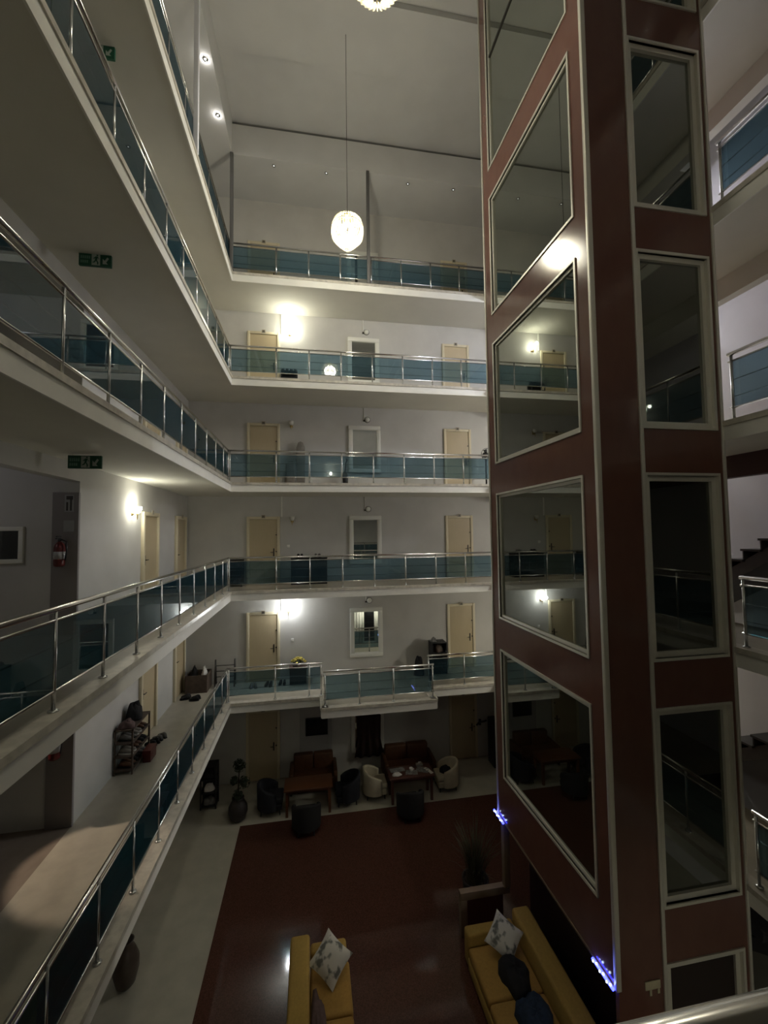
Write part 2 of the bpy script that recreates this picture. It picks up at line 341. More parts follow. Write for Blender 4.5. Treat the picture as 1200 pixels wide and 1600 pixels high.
# ------------------------------------------------------------------ doors, mirrors, sconces on the facing wall
DIG = mesh_of(MB().box(-.030,-.004,-.035,-.006,0,.035).box(.006,-.004,-.035,.030,0,.035), 'ink')
ndoor = [0]
def door_back(k, x0, x1, label, hinge='l'):
    ndoor[0] += 1; z = zf(k) if k else G; h = 2.13; y = BW
    t = bpy.data.objects.new(f'door_{ndoor[0]}', None); C.objects.link(t); t.location = ((x0+x1)/2,y,z); BASES[t.name] = Vector(t.location); t['kind'] = 'structure'; t['label'] = label
    fr = MB().box(x0,y-.055,z,x0+.085,y,z+h).box(x1-.085,y-.055,z,x1,y,z+h).box(x0+.085,y-.055,z+h-.085,x1-.085,y,z+h)
    obj('door_frame', fr, 'doorframe', t, bevel=.008)
    lf = obj('door_leaf', MB().box(x0+.09,y-.025,z+.01,x1-.09,y-.001,z+h-.09), 'door', t)
    hx = x1-.19
    obj('handle', MB().box(hx-.018,y-.037,z+.87,hx+.018,y-.025,z+1.12).tube((hx,y-.07,z+1.0),(hx-.10,y-.07,z+1.0),.011,8).tube((hx,y-.03,z+1.0),(hx,y-.075,z+1.0),.011,8), 'darkmetal', t)
    obj('lock', MB().lathe((0,0,0),[(.022,0),(.022,.02)],12).xf(Matrix.Translation((x1-.115,y-.025,z+1.02)) @ Matrix.Rotation(math.pi/2,4,'X')), 'darkmetal', t)
    obj('upper_lock', MB().lathe((0,0,0),[(.02,0),(.02,.02)],12).xf(Matrix.Translation((x1-.115,y-.025,z+1.55)) @ Matrix.Rotation(math.pi/2,4,'X')), 'darkmetal', t)
    xm = (x0+x1)/2
    pl = obj('number_plate', MB().box(xm-.06,y-.07,z+h-.05,xm+.06,y-.055,z+h+.05), 'plate', t)
    inst('digits', DIG, (xm,y-.07,z+h), pl).location = Vector((xm,y-.07,z+h))-BASES[t.name]
    return t
for k in range(0,6):
    nm = NAMES.get(k,'lobby level')
    door_back(k, -2.0, -.98, f'beech door near the corner of the facing wall, {nm}')
    door_back(k, 4.52, 5.5, f'beech door beside the lift on the facing wall, {nm}')
def wall_mirror(k):
    z = (zf(k) if k else G)
    t = thing('wall_mirror', f'tall white framed mirror on the facing wall, {NAMES.get(k,"lobby level")}', 'mirror', (1.765,BW,z+.55), 'white framed mirrors')
    obj('frame', MB().frame('x',1.23,2.30,z+.56,z+2.14,.13,BW-.07,BW), 'whiteframe', t, bevel=.015)
    obj('inner_bead', MB().frame('x',1.345,2.185,z+.675,z+2.025,.025,BW-.055,BW), 'whiteframe', t)
    obj('mirror_glass', MB().box(1.355,BW-.02,z+.685,2.175,BW-.012,z+2.015), 'mirror', t)
for k in range(0,6): wall_mirror(k)
for k in range(1,5):
    z = zf(k)+2.36
    t = thing('alarm_bell', f'small round white bell with a cable above the mirror, {NAMES[k]}', 'bell', (1.87,BW,z), 'round bells above mirrors')
    obj('dome', MB().lathe((0,0,0),[(.085,0),(.085,.03),(.07,.06),(.03,.075)],16).xf(Matrix.Translation((1.87,BW,z)) @ Matrix.Rotation(math.pi/2,4,'X')), 'whiteframe', t, True)
    obj('backing_ring', MB().lathe((0,0,0),[(.10,0),(.10,.012)],18).xf(Matrix.Translation((1.87,BW,z)) @ Matrix.Rotation(math.pi/2,4,'X')), 'darkmetal', t)
    obj('bracket', MB().box(1.73,BW-.05,z-.06,1.79,BW,z-.01).box(1.79,BW-.02,z-.05,1.87,BW,z-.03), 'darkmetal', t)
    obj('cable', MB().tube((1.76,BW-.015,z-.03),(1.76,BW-.015,zf(k)+2.77),.012,6), 'fascia', t)
def sconce(x, y, z, nx, ny, label, lit=None, power=0, color=WARM, k=2):
    # nx,ny: outward wall normal
    t = thing('wall_sconce', label, 'wall lamp', (x,y,z), 'glass wall sconces')
    cx, cy = x+nx*.11, y+ny*.11; px, py = abs(ny), abs(nx)
    obj('back_plate', MB().box(x-px*.05,y-py*.05,z-.11,x+px*.05+nx*.018,y+py*.05+ny*.018,z+.03), 'brass', t, bevel=.006)
    obj('arm', MB().path([(x+nx*.015,y+ny*.015,z-.06),(x+nx*.07,y+ny*.07,z-.10),(cx,cy,z-.09),(cx,cy,z-.05)],.010,8), 'brass', t, True)
    obj('shade', MB().lathe((cx,cy,z),[(.03,-.06),(.055,-.045),(.075,.0),(.085,.07),(.08,.075),(.068,.0),(.04,-.04)],18), lit or 'sconceoff', t, True)
    obj('finial', MB().lathe((cx,cy,z),[(.004,-.20),(.014,-.15),(.012,-.10),(.03,-.06)],10), 'brass', t, True)
    if lit: lamp_in(t, 'sconce_light', (cx+nx*.22,cy+ny*.22,z+.06), power*1.25, color, .05)
    return t
sconce(-.66,BW,8.10,0,-1,'lit wall sconce beside the corner door, fourth gallery level','sconce4',POWER['back4'],GREENW)
sconce(-.72,BW,-.88,0,-1,'brightly lit wall sconce beside the corner door, first gallery level','sconce1',POWER['back1'],COOLW)
sconce(-.60,BW,1.97,0,-1,'unlit wall sconce beside the corner door, second gallery level')
sconce(-.62,BW,5.05,0,-1,'unlit wall sconce beside the corner door, third gallery level')
sconce(LW,9.70,2.04,1,0,'lit wall sconce on the side wall before the recessed door','sconce4',POWER['left2'],GREENW)
for k_ in (1,2,3): sconce(RW,10.0,zf(k_)+2.1,-1,0,f'added unseen fill sconce on the wall behind the lift, {NAMES[k_]}','sconce4',POWER['right']*{1:1.0,2:.7,3:1.05}[k_],WARM)  # unseen sconces added to brighten the opposite soffits and wall
sconce(1.2,FW,5.1,0,1,'added fill sconce behind the camera on the third gallery','sconce4',POWER['front'],GREENW)  # out of view, added as ambient fill for the atrium
for k,zt in ((4,8.67),(1,-.31),(2,2.69)):
    z = zf(k)
    tag(obj('wall_conduit', MB().box(-.945,BW-.03,z+2.12,-.905,BW,zt), 'fascia', base=(-.925,BW,z+2.12)), f'thin white cable conduit above the corner door, {NAMES[k]}', 'conduit', 'wall conduits')
for k,(x,z) in {1:(-.60,-1.86),2:(-.72,1.1)}.items():
    tag(obj('door_bell_switch', MB().box(x-.045,BW-.018,z-.045,x+.045,BW,z+.045), 'fascia', base=(x,BW,z), bevel=.006), f'small white wall switch below the sconce, {NAMES[k]}', 'switch', 'wall switches')

# side wall doors (recessed look: deep casing)
def door_side(k, y0, y1, label):
    ndoor[0] += 1; z = zf(k) if k else G; h = 2.12; x = LW
    t = bpy.data.objects.new(f'door_{ndoor[0]}', None); C.objects.link(t); t.location = (x,(y0+y1)/2,z); BASES[t.name] = Vector(t.location); t['kind'] = 'structure'; t['label'] = label
    obj('door_frame', MB().box(x,y0,z,x+.07,y0+.09,z+h).box(x,y1-.09,z,x+.07,y1,z+h).box(x,y0+.09,z+h-.09,x+.07,y1-.09,z+h), 'doorframe', t, bevel=.008)
    obj('door_leaf', MB().box(x+.001,y0+.095,z+.01,x+.022,y1-.095,z+h-.095), 'door', t)
    ym = y0+.19
    obj('handle', MB().box(x+.022,ym-.018,z+.9,x+.034,ym+.018,z+1.12).tube((x+.065,ym,z+1.02),(x+.065,ym+.1,z+1.02),.011,8).tube((x+.03,ym,z+1.02),(x+.07,ym,z+1.02),.011,8), 'darkmetal', t)
    y = (y0+y1)/2
    obj('number_plate', MB().box(x+.07,y-.06,z+h-.05,x+.082,y+.06,z+h+.05), 'plate', t)
for k in (0,1,2,3,4):
    door_side(k,10.2,11.2,f'beech door midway along the side wall, {NAMES.get(k,"lobby level")}')
    door_side(k,12.55,13.5,f'beech door in the inner corner of the side wall, {NAMES.get(k,"lobby level")}')

# passage: framed window, extinguisher panel
t = bpy.data.objects.new('window_1', None); C.objects.link(t); t.location = (-4.85,PY1,1.1); BASES[t.name] = Vector(t.location); t['kind'] = 'structure'; t['label'] = 'white framed dark window on the passage wall'
obj('window_frame', MB().frame('x',-5.25,-4.54,1.08,1.67,.07,PY1-.05,PY1), 'whiteframe', t, bevel=.008)
obj('pane', MB().box(-5.19,PY1-.02,1.14,-4.6,PY1-.01,1.61), 'pane', t)
def extinguisher(k, panel):
    z = zf(k); x = -3.97; y = PY1
    if panel:
        p = thing('fire_point_board', f'grey fire point board with pictogram on the passage wall, {NAMES[k]}', 'board', (-3.94,y,z), 'fire point boards')
        obj('board', MB().box(-4.13,y-.05,z,-3.745,y,z+2.30), 'board', p)
        sg = obj('pictogram_sign', MB().box(-3.95,y-.056,z+1.98,-3.81,y-.05,z+2.26), 'sign', p)
        obj('pictogram', MB().box(-3.925,y-.060,z+2.18,-3.83,y-.056,z+2.24).box(-3.925,y-.060,z+2.0,-3.90,y-.056,z+2.14).box(-3.87,y-.060,z+2.0,-3.845,y-.056,z+2.18), 'ink', sg)
        n2 = obj('notice', MB().box(-3.96,y-.055,z+1.66,-3.80,y-.05,z+1.84), 'sign', p)
    e = thing('fire_extinguisher', f'red fire extinguisher hanging on the passage wall, {NAMES[k]}', 'extinguisher', (x,y-.13,z+1.1), 'fire extinguishers')
    yb = y-.13
    obj('cylinder', MB().lathe((x,yb,z+1.10),[(.05,0),(.075,.02),(.078,.05),(.078,.30),(.06,.36),(.025,.40)],18), 'red', e, True)
    obj('valve', MB().lathe((x,yb,z+1.50),[(.025,0),(.022,.05)],10).box(x-.01,yb-.10,z+1.54,x+.01,yb+.03,z+1.56).box(x-.01,yb-.09,z+1.575,x+.01,yb+.03,z+1.59), 'black', e)
    obj('hose', MB().path([(x+.03,yb,z+1.53),(x+.11,yb-.02,z+1.5),(x+.12,yb-.03,z+1.35),(x+.10,yb-.03,z+1.2)],.012,8), 'black', e, True)
    obj('paper_label', MB().lathe((x,yb,z+1.22),[(.0795,0),(.0795,.12)],18), 'sign', e, True)
extinguisher(2, True); extinguisher(1, True)

# exit signs hanging from the side gallery ceilings
def exit_sign(x0, y, z1, label):
    wd, h = .44, .19; z0 = z1-h
    t = thing('exit_sign', label, 'exit sign', (x0+wd/2,y,z1), 'green hanging exit signs')
    obj('sign_body', MB().box(x0,y-.02,z0,x0+wd,y+.02,z1), 'green', t, bevel=.004)
    for i in (.12,.88): obj('hanger', MB().tube((x0+wd*i,y,z1),(x0+wd*i,y,z1+.06),.004,6), 'chrome', t)
    q = y-.0215
    def flat(pts, nm, m): obj(nm, MB().poly([(x0+a*wd,q,z0+b*h) for a,b in pts],(0,-.002,0)), m, t)
    flat([(.40,.06),(.66,.06),(.66,.94),(.40,.94)],'man_field','exitwhite')
    q = y-.024
    man = MB()
    for pts in ([(.55,.80),(.60,.80),(.60,.90),(.55,.90)],[(.50,.45),(.56,.45),(.60,.76),(.52,.76)],[(.50,.45),(.55,.48),(.50,.28),(.43,.24),(.43,.30),(.47,.34)],[(.53,.45),(.57,.45),(.61,.28),(.60,.12),(.57,.12),(.57,.27)],[(.58,.74),(.60,.70),(.64,.56),(.62,.54)],[(.52,.74),(.54,.68),(.47,.56),(.45,.60)]):
        man.poly([(x0+a*wd,q,z0+b*h) for a,b in pts],(0,-.002,0))
    obj('running_man', man, 'green', t)
    q = y-.0215
    flat([(.74,.20),(.90,.20),(.845,.34),(.93,.66),(.88,.76),(.80,.46),(.74,.62)],'arrow','exitwhite')
    for r,(b0,b1) in enumerate(((.54,.78),(.20,.42))):
        for i in range(5 if r == 0 else 4):
            a = .06+i*.062; obj('letter', MB().poly([(x0+a*wd,q,z0+b0*h),(x0+(a+.042)*wd,q,z0+b0*h),(x0+(a+.042)*wd,q,z0+b1*h),(x0+a*wd,q,z0+b1*h)],(0,-.002,0)), 'exitpale', t)
exit_sign(-3.45,6.7,2.67,'green exit sign above the fire point board')
exit_sign(-3.37,6.7,5.70,'green exit sign under the fourth gallery, middle of the three')
exit_sign(-3.25,6.4,8.66,'green exit sign partly behind a railing, topmost of the three')

# ------------------------------------------------------------------ top level posts and spots
for i,(x,y,m,lab) in enumerate(((1.73,BY-.02,'shadedpost','slim post in painted shade above the facing railing, middle of the top gallery'),(LX,BY-.02,'shadedpost','slim post in painted shade at the inner corner of the top gallery'),(LX-.02,8.45,'litpost','slim post in painted light standing on the side of the top gallery'))):
    z = zf(5)+.022
    t = thing('gallery_post', lab, 'post', (x,y,z), 'top gallery posts')
    obj('shaft', MB().box(x-.045,y-.045,z,x+.045,y+.045,SOF), m, t, bevel=.006)
    obj('base_plate', MB().box(x-.07,y-.07,z,x+.07,y+.07,z+.02), 'shadedpost', t)
for (x,y,on) in ((-2.36,9.68,1),(-2.36,11.0,1),(-1.05,12.32,0),(.5,12.33,0),(3.04,12.33,0),(4.53,12.32,0)):
    t = thing('ceiling_spot', {(-2.36,9.68):'glaring ceiling spot over the side of the top gallery, nearer one',(-2.36,11.0):'glaring ceiling spot over the side of the top gallery, farther one',(-1.05,12.32):'small dark ceiling spot nearest the inner corner',(.5,12.33):'small glinting ceiling spot above the hanging chandelier',(3.04,12.33):'small ceiling spot between chandelier and lift',(4.53,12.32):'small ceiling spot nearest the lift'}[(x,y)], 'spotlight', (x,y,SOF), 'recessed ceiling spots')
    obj('ring', MB().lathe((x,y,SOF),[(.055,-.012),(.06,0),(.04,0),(.04,-.012)],16), 'chrome', t, True)
    obj('lens', MB().lathe((x,y,SOF),[(.001,-.014),(.038,-.010),(.038,0)],16), 'spotlit' if on else 'spotoff', t, True)
    if on: lamp_in(t, 'spot_light', (x,y,SOF-.05), POWER['spot'], (1,.96,.9), .03)

# ------------------------------------------------------------------ chandeliers
def chandelier(x, y, zc, label, pw=1):
    t = thing('chandelier', label, 'chandelier', (x,y,TOP), 'crystal chandeliers')
    obj('ceiling_cup', MB().lathe((x,y,TOP-.06),[(.02,0),(.07,.02),(.08,.12)],16), 'brass', t, True)
    obj('cable', MB().tube((x,y,zc+.37),(x,y,TOP),.006,6), 'darkmetal', t)
    obj('crown', MB().lathe((x,y,zc),[(.10,.39),(.14,.35),(.13,.32),(.02,.31)],18), 'brass', t, True)
    for r_,z_ in ((.36,.10),(.26,-.20)):
        obj('ring', MB().path([(x+r_*math.cos(a),y+r_*math.sin(a),zc+z_) for a in [2*math.pi*i/28 for i in range(29)]],.010,6,False), 'brass', t, True)
    bd = MB()
    nb = 36
    for i in range(nb):
        a = 2*math.pi*i/nb; pr = [(.13,.34),(.24,.31),(.32,.24),(.36,.12),(.365,-.04),(.345,-.14),(.26,-.24),(.17,-.33),(.10,-.40)]
        bd.path([(x+r*math.cos(a),y+r*math.sin(a),zc+z) for r,z in pr],.011,5)
        if i % 2: 
            bd.path([(x+r*math.cos(a+.05),y+r*math.sin(a+.05),zc+z) for r,z in ((.13,-.31),(.13,-.37),(.06,-.43))],.010,5)
    obj('bead_strands', bd, 'crystal', t, True)
    bb = MB()
    for i in range(6):
        a = math.pi*i/3; bb.ball((x+.15*math.cos(a),y+.15*math.sin(a),zc+.02),.055,10,8,sz=1.4)
    bb.ball((x,y,zc-.2),.06,10,8); bb.ball((x,y,zc+.2),.06,10,8)
    obj('bulbs', bb, 'bulb', t, True)
    lamp_in(t, 'chandelier_light', (x,y,zc), POWER['chandelier']*pw, WARM, .27)
chandelier(.86,9.42,8.50,'glowing round crystal chandelier hanging in the middle of the atrium')
chandelier(.89,5.13,8.98,'crystal chandelier whose lower tip shows at the top edge', .5)

# ------------------------------------------------------------------ stair hall tube lamps
for k,p in ((4,POWER['stair4']),(3,POWER['stair3']),(2,POWER['stair2'])):
    x, y, z = 7.6, 9.2, zf(k)+2.2
    t = thing('tube_lamp', f'fluorescent tube hanging on the stair landing behind the lift, {NAMES[k]}', 'tube lamp', (x,y,z), 'stair landing tube lamps')
    obj('housing', MB().box(x-.05,y-.6,z+.02,x+.05,y+.6,z+.08), 'fascia', t, bevel=.006)
    obj('tube', MB().tube((x,y-.58,z),(x,y+.58,z),.016,10), 'tube', t, True)
    for yy in (-.5,.5): obj('hanger', MB().tube((x,y+yy,z+.08),(x,y+yy,zf(k+1)-.23),.005,6), 'chrome', t)
    lamp_in(t, 'tube_light', (x,y,z-.12), p, STAIRC, .15)

# ------------------------------------------------------------------ glazed lift tower
EX, EY, EX2, EY2 = 3.59, 4.75, 5.49, 7.98; EB = -4.02; ET = TOP-.06
lift = thing('lift_tower', 'red brown laminate lift tower with aluminium framed dark windows', 'elevator', (4.54,6.36,G))
th = .06
levels = [(-3.15+3*i, -.80+3*i+.0) for i in range(-1,6)]
wins = [(max(b,EB+.12), min(tp,ET-.25)) for b,tp in levels if tp > EB+.3 and b < ET-.6]
wins = [w_ for w_ in wins if w_[0] > EB+.2]
wins = [w_ for w_ in wins if w_[0] < 8.0] + [(8.85, ET-.25)]   # the top light is taller, split by a thin transom
def spans(z0, z1): 
    out = []; c = z0
    for b,tp in wins: out.append((c,b)); c = tp
    out.append((c,z1)); return out
wy0, wy1 = 5.07, 7.66; wx0, wx1 = 4.30, 5.38
obj('side_stile', MB().box(EX,EY+.02,EB,EX+th,wy0,ET), 'liftred', lift)
obj('side_stile', MB().box(EX,wy1,EB,EX+th,EY2,ET), 'liftred', lift)
for a,b in spans(EB,ET): obj('side_spandrel', MB().box(EX,wy0,a,EX+th,wy1,b), 'liftred', lift)
obj('front_panel', MB().box(EX+.02,EY,G,wx0-.05,EY+th,ET), 'liftred', lift)
obj('front_stile', MB().box(wx1,EY,G,EX2,EY+th,ET), 'liftred', lift)
fsp = spans(G,ET); fsp[0] = (-3.86,fsp[0][1])
for a,b in fsp: obj('front_spandrel', MB().box(wx0-.05,EY,a,wx1,EY+th,b), 'liftred', lift)
obj('back_panel', MB().box(EX+th,EY2-th,EB,EX2,EY2,ET), 'liftred', lift)
obj('far_side_panel', MB().box(EX2-th,EY+th,G,EX2,EY2-th,ET), 'liftred', lift)
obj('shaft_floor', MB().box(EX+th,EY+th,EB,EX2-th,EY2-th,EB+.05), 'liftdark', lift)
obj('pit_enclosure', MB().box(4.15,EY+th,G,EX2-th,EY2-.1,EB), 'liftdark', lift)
obj('corner_trim', MB().box(EX-.022,EY-.022,EB,EX+.045,EY+.03,ET), 'alu', lift, bevel=.006)
obj('corner_trim', MB().box(EX-.022,EY2-.02,EB,EX+.02,EY2+.022,ET), 'alu', lift, bevel=.006)
obj('corner_trim', MB().box(EX2-.02,EY-.022,G,EX2+.022,EY+.02,ET), 'alu', lift, bevel=.006)
obj('front_trim', MB().box(4.215,EY-.025,G,4.265,EY+.01,ET), 'alu', lift, bevel=.006)
obj('skirt_trim', MB().box(EX-.012,EY,EB-.02,EX+.05,EY2,EB+.012), 'frameoak', lift)
for b,tp in wins:
    f = obj('window_frame', MB().frame('y',wy0-.035,wy1+.035,b-.035,tp+.035,.035,EX-.018,EX+th).frame('y',wy0,wy1,b,tp,.05,EX+.02,EX+.10), 'alu', lift)
    obj('pane', MB().box(EX+.045,wy0+.045,b+.045,EX+.053,wy1-.045,tp-.045), 'eglass', f)
    if tp-b > 3: obj('transom', MB().box(EX+.025,wy0+.05,11.18,EX+.045,wy1-.05,11.22), 'darkmetal', f)
for b,tp in wins + [(-6.0,-3.86)]:
    f = obj('window_frame', MB().frame('x',wx0-.04,wx1+.03,b-.035,tp+.035,.035,EY-.018,EY+th).frame('x',wx0-.01,wx1,b,tp,.07,EY+.03,EY+.12), 'alu', lift)
    obj('pane', MB().box(wx0+.055,EY+.07,b+.065,wx1-.065,EY+.078,tp-.065), 'eglass', f)
    if tp-b > 3: obj('transom', MB().box(wx0+.06,EY+.05,11.18,wx1-.07,EY+.07,11.22), 'darkmetal', f)
for (y0,y1) in ((7.72,8.12),(4.78,5.16)):
    l = obj('led_strip', MB().tube((EX-.03,y0,EB-.01),(EX-.03,y1,EB-.01),.018,8), 'led', lift, True)
    n = 6
    obj('led_dots', (lambda mb: [mb.ball((EX-.045,y0+(y1-y0)*(i+.5)/n,EB+.005+.015*(-1)**i),.013,6,5) for i in range(n)] and mb)(MB()), 'ledw', l)
bx = 4.06
cp = obj('call_plate', MB().box(bx-.10,EY-.018,-4.08,bx+.11,EY,-3.98), 'beigeplate', lift, bevel=.01)
obj('plate_bracket', MB().box(bx-.04,EY-.012,-4.15,bx-.01,EY,-4.08).box(bx+.07,EY-.012,-4.14,bx+.10,EY,-4.08), 'beigeplate', lift)

# low partition by the lift
lp = thing('low_partition', 'low maroon panel with a pale oak frame at the foot of the lift', 'partition', (3.17,7.9,G))
obj('panel', MB().box(2.86,7.86,G,3.58,7.94,-5.42), 'maroon', lp)
obj('frame', MB().box(2.73,7.84,-5.42,3.72,7.96,-5.28).box(2.73,7.84,G,2.86,7.96,-5.42), 'frameoak', lp, bevel=.008)
obj('upright', MB().box(3.60,7.80,-5.28,3.72,7.92,EB-.02), 'frameoak', lp, bevel=.008)

# ------------------------------------------------------------------ lobby furniture
def sofa(x0, x1, y0, y1, back, label):
    t = thing('sofa', label, 'sofa', ((x0+x1)/2,(y0+y1)/2,G), 'mustard sofas'); bt = .32
    bx0, bx1 = (x0,x0+bt) if back == 'l' else (x1-bt,x1)
    sx0, sx1 = (x0+bt,x1) if back == 'l' else (x0,x1-bt)
    obj('backrest', MB().box(bx0,y0,G+.08,bx1,y1,G+.78), 'mustard', t, bevel=.05, bseg=3)
    obj('armrest', MB().box(sx0+.01,y1-.22,G+.08,sx1-.02,y1,G+.62), 'mustard', t, bevel=.05, bseg=3)
    obj('armrest', MB().box(sx0+.01,y0,G+.08,sx1-.02,y0+.22,G+.62), 'mustard', t, bevel=.05, bseg=3)
    obj('base', MB().box(sx0,y0+.22,G+.08,sx1-.02,y1-.22,G+.28), 'mustard', t, bevel=.02)
    n = 2; L = (y1-y0-.44)/n
    for i in range(n): obj('seat_cushion', MB().box(sx0+.005,y0+.22+i*L+.004,G+.28,sx1+.015 if back=='l' else sx1-.005,y0+.22+(i+1)*L-.004,G+.45), 'seat', t, bevel=.05, bseg=3)
    for (fx,fy) in ((x0+.08,y0+.08),(x1-.08,y0+.08),(x0+.08,y1-.08),(x1-.08,y1-.08)): obj('leg', MB().lathe((fx,fy,G),[(.02,0),(.03,.09)],10), 'black', t)
sofa(-.37,.58,5.55,7.62,'l','mustard fabric sofa standing alone on the red granite floor')
sofa(2.62,3.86,5.25,7.44,'r','mustard fabric sofa beside the lift with dark clothes on it')
def cushion(c, r, rotm, label, m='cushion'):
    n = 10; v = []; f = []
    for sgn in (1,-1):
        for i in range(n+1):
            for j in range(n+1):
                u = i/n*2-1; w_ = j/n*2-1; e = (1-abs(u)**2.2)*(1-abs(w_)**2.2); pin = 1-.10*(1-abs(u))*abs(w_)**2 ; pin2 = 1-.10*(1-abs(w_))*abs(u)**2
                v.append((u*pin2*r if False else u*r*(1-.09*(1-w_*w_)*abs(u)), w_*r*(1-.09*(1-u*u)*abs(w_)), sgn*.10*max(e,0)**.6))
    for s_ in range(2):
        o_ = s_*(n+1)**2
        for i in range(n):
            for j in range(n): f.append((o_+i*(n+1)+j,o_+(i+1)*(n+1)+j,o_+(i+1)*(n+1)+j+1,o_+i*(n+1)+j+1))
    mb = MB().add(v,f).xf(Matrix.Translation(c) @ rotm)
    return tag(obj('cushion', mb, m, smooth=True, base=c), label, 'cushion', 'patterned cushions')
def eul(x,y,z): return Matrix.Rotation(math.radians(z),4,'Z') @ Matrix.Rotation(math.radians(y),4,'Y') @ Matrix.Rotation(math.radians(x),4,'X')
cushion((.28,7.20,G+.69), .26, eul(40,0,0) @ Matrix.Rotation(math.radians(48),4,'Z'), 'white cushion with grey print leaning in the lone sofa')
cushion((3.20,7.02,G+.70), .25, eul(40,-8,0) @ Matrix.Rotation(math.radians(40),4,'Z'), 'white cushion with grey print beside the black jacket')
def heap(name, c, rx, ry, rz, m, label, cat, seed, rz_=0):
    rnd = random.Random(seed); n, k = 18, 10; v = []; f = []; ph = [rnd.uniform(0,6.28) for _ in range(6)]
    for i in range(k+1):
        t_ = math.pi/2*i/k
        for j in range(n):
            a = 2*math.pi*j/n; w_ = 1+.13*math.sin(3*a+ph[0])+.09*math.sin(5*a+ph[1]+i*.5)
            h = math.sin(t_); q = math.cos(t_)**.6
            v.append((rx*q*w_*math.cos(a), ry*q*w_*math.sin(a), rz*h*(1+.18*math.sin(2*a+ph[2])*q+.12*math.sin(4*a+i+ph[3]))))
    for i in range(k):
        for j in range(n): f.append((i*n+j,i*n+(j+1)%n,(i+1)*n+(j+1)%n,(i+1)*n+j))
    f.append(tuple(range(n-1,-1,-1)))
    mb = MB().add(v,f).xf(Matrix.Translation(c) @ Matrix.Rotation(math.radians(rz_),4,'Z'))
    return tag(obj(name, mb, m, smooth=True, base=c), label, cat)
heap('folded_jacket',(3.17,6.58,G+.45),.23,.32,.20,'blackcloth','black jacket bundled on the sofa beside the lift','jacket',1)
heap('denim_blanket',(3.20,5.96,G+.45),.25,.38,.17,'bluecloth','dark blue denim garment bundled on the sofa beside the lift','clothing',2)
heap('mauve_throw',(.07,6.35,G+.45),.12,.62,.10,'mauve','brownish mauve throw tucked along the back of the lone sofa','throw',3)

def table(x0,x1,y0,y1,h,m,label):
    t = thing('lobby_table', label, 'table', ((x0+x1)/2,(y0+y1)/2,G), 'lobby tables')
    obj('tabletop', MB().box(x0,y0,G+h-.05,x1,y1,G+h), m, t, bevel=.01)
    obj('apron', MB().box(x0+.06,y0+.06,G+h-.13,x1-.06,y1-.06,G+h-.05), m, t)
    for (a,b) in ((x0+.08,y0+.08),(x1-.08,y0+.08),(x0+.08,y1-.08),(x1-.08,y1-.08)): obj('leg', MB().box(a-.035,b-.035,G,a+.035,b+.035,G+h-.05), m, t)
table(-.75,.55,11.82,12.45,.72,'tablewood2','bare brown table between dark chairs in the lobby')
table(2.13,3.42,11.80,12.42,.72,'tablewood','dark wooden table covered with white papers in the lobby')
def bench(x0,x1,y0,y1,label):
    t = thing('settee', label, 'settee', ((x0+x1)/2,(y0+y1)/2,G), 'brown leather settees')
    obj('seat', MB().box(x0+.1,y0,G+.12,x1-.1,y1-.18,G+.43), 'brown', t, bevel=.04, bseg=3)
    for i in range(2):
        xa = x0+.1+i*(x1-x0-.2)/2; obj('back_cushion', MB().box(xa+.005,y1-.22,G+.3,xa+(x1-x0-.2)/2-.005,y1,G+.86), 'brown', t, bevel=.05, bseg=3)
    for xa in (x0,x1-.12): obj('armrest', MB().box(xa,y0,G+.1,xa+.12,y1,G+.60), 'brown', t, bevel=.03)
    for (a,b) in ((x0+.06,y0+.06),(x1-.06,y0+.06),(x0+.06,y1-.06),(x1-.06,y1-.06)): obj('leg', MB().box(a-.025,b-.025,G,a+.025,b+.025,G+.12), 'black', t)
bench(-.66,.74,12.75,13.55,'brown leather settee behind the bare table')
bench(2.15,3.75,12.75,13.55,'brown leather settee behind the paper covered table')
def tub(cx, cy, ang, m, label, group):
    t = thing('tub_chair', label, 'armchair', (cx,cy,G), group)
    T = Matrix.Translation((cx,cy,G)) @ Matrix.Rotation(math.radians(ang),4,'Z')   # chair faces local +X
    v = []; f = []; n = 20
    for i in range(n+1):
        a = math.radians(62+ (298-62)*i/n); u = abs(i/n*2-1)
        top = .80-.22*u**1.6
        for (r,z) in ((.36,.16),(.37,top-.04),(.345,top),(.30,top),(.285,top-.05),(.285,.16)): v.append((r*math.cos(a),r*math.sin(a)*1.02,z))
    for i in range(n):
        for j in range(5): f.append((i*6+j,i*6+j+1,(i+1)*6+j+1,(i+1)*6+j))
    f.append(tuple(range(6))); f.append(tuple(n*6+5-j for j in range(6)))
    obj('shell', MB().add(v,f).xf(T), m, t, True)
    obj('seat_cushion', MB().box(-.26,-.27,.30,.34,.27,.45).xf(T), m, t, bevel=.05, bseg=3)
    obj('seat_base', MB().box(-.22,-.28,.14,.31,.28,.30).xf(T), m, t, bevel=.03)
    for (a,b) in ((.26,.22),(.26,-.22),(-.24,.2),(-.24,-.2)): obj('leg', MB().path([(a,b,0),(a*.95,b*.95,.16)],[.014,.022],8).xf(T), 'black', t)
tub(1.78,12.38,0,'cream','cream leather tub chair before the mirror side of the paper table','lobby tub chairs')
tub(3.93,12.36,180,'cream','cream leather tub chair nearest the lift','lobby tub chairs')
tub(2.58,11.30,90,'blackcloth','black tub chair with its back to the camera at the paper table','lobby tub chairs')
tub(-1.12,12.25,0,'navy','dark navy tub chair between potted topiary and bare table','lobby tub chairs')
tub(.98,12.25,180,'navy','dark navy tub chair between the two lobby tables','lobby tub chairs')
tub(-.15,11.30,90,'blackcloth','black tub chair with its back to the camera at the bare table','lobby tub chairs')
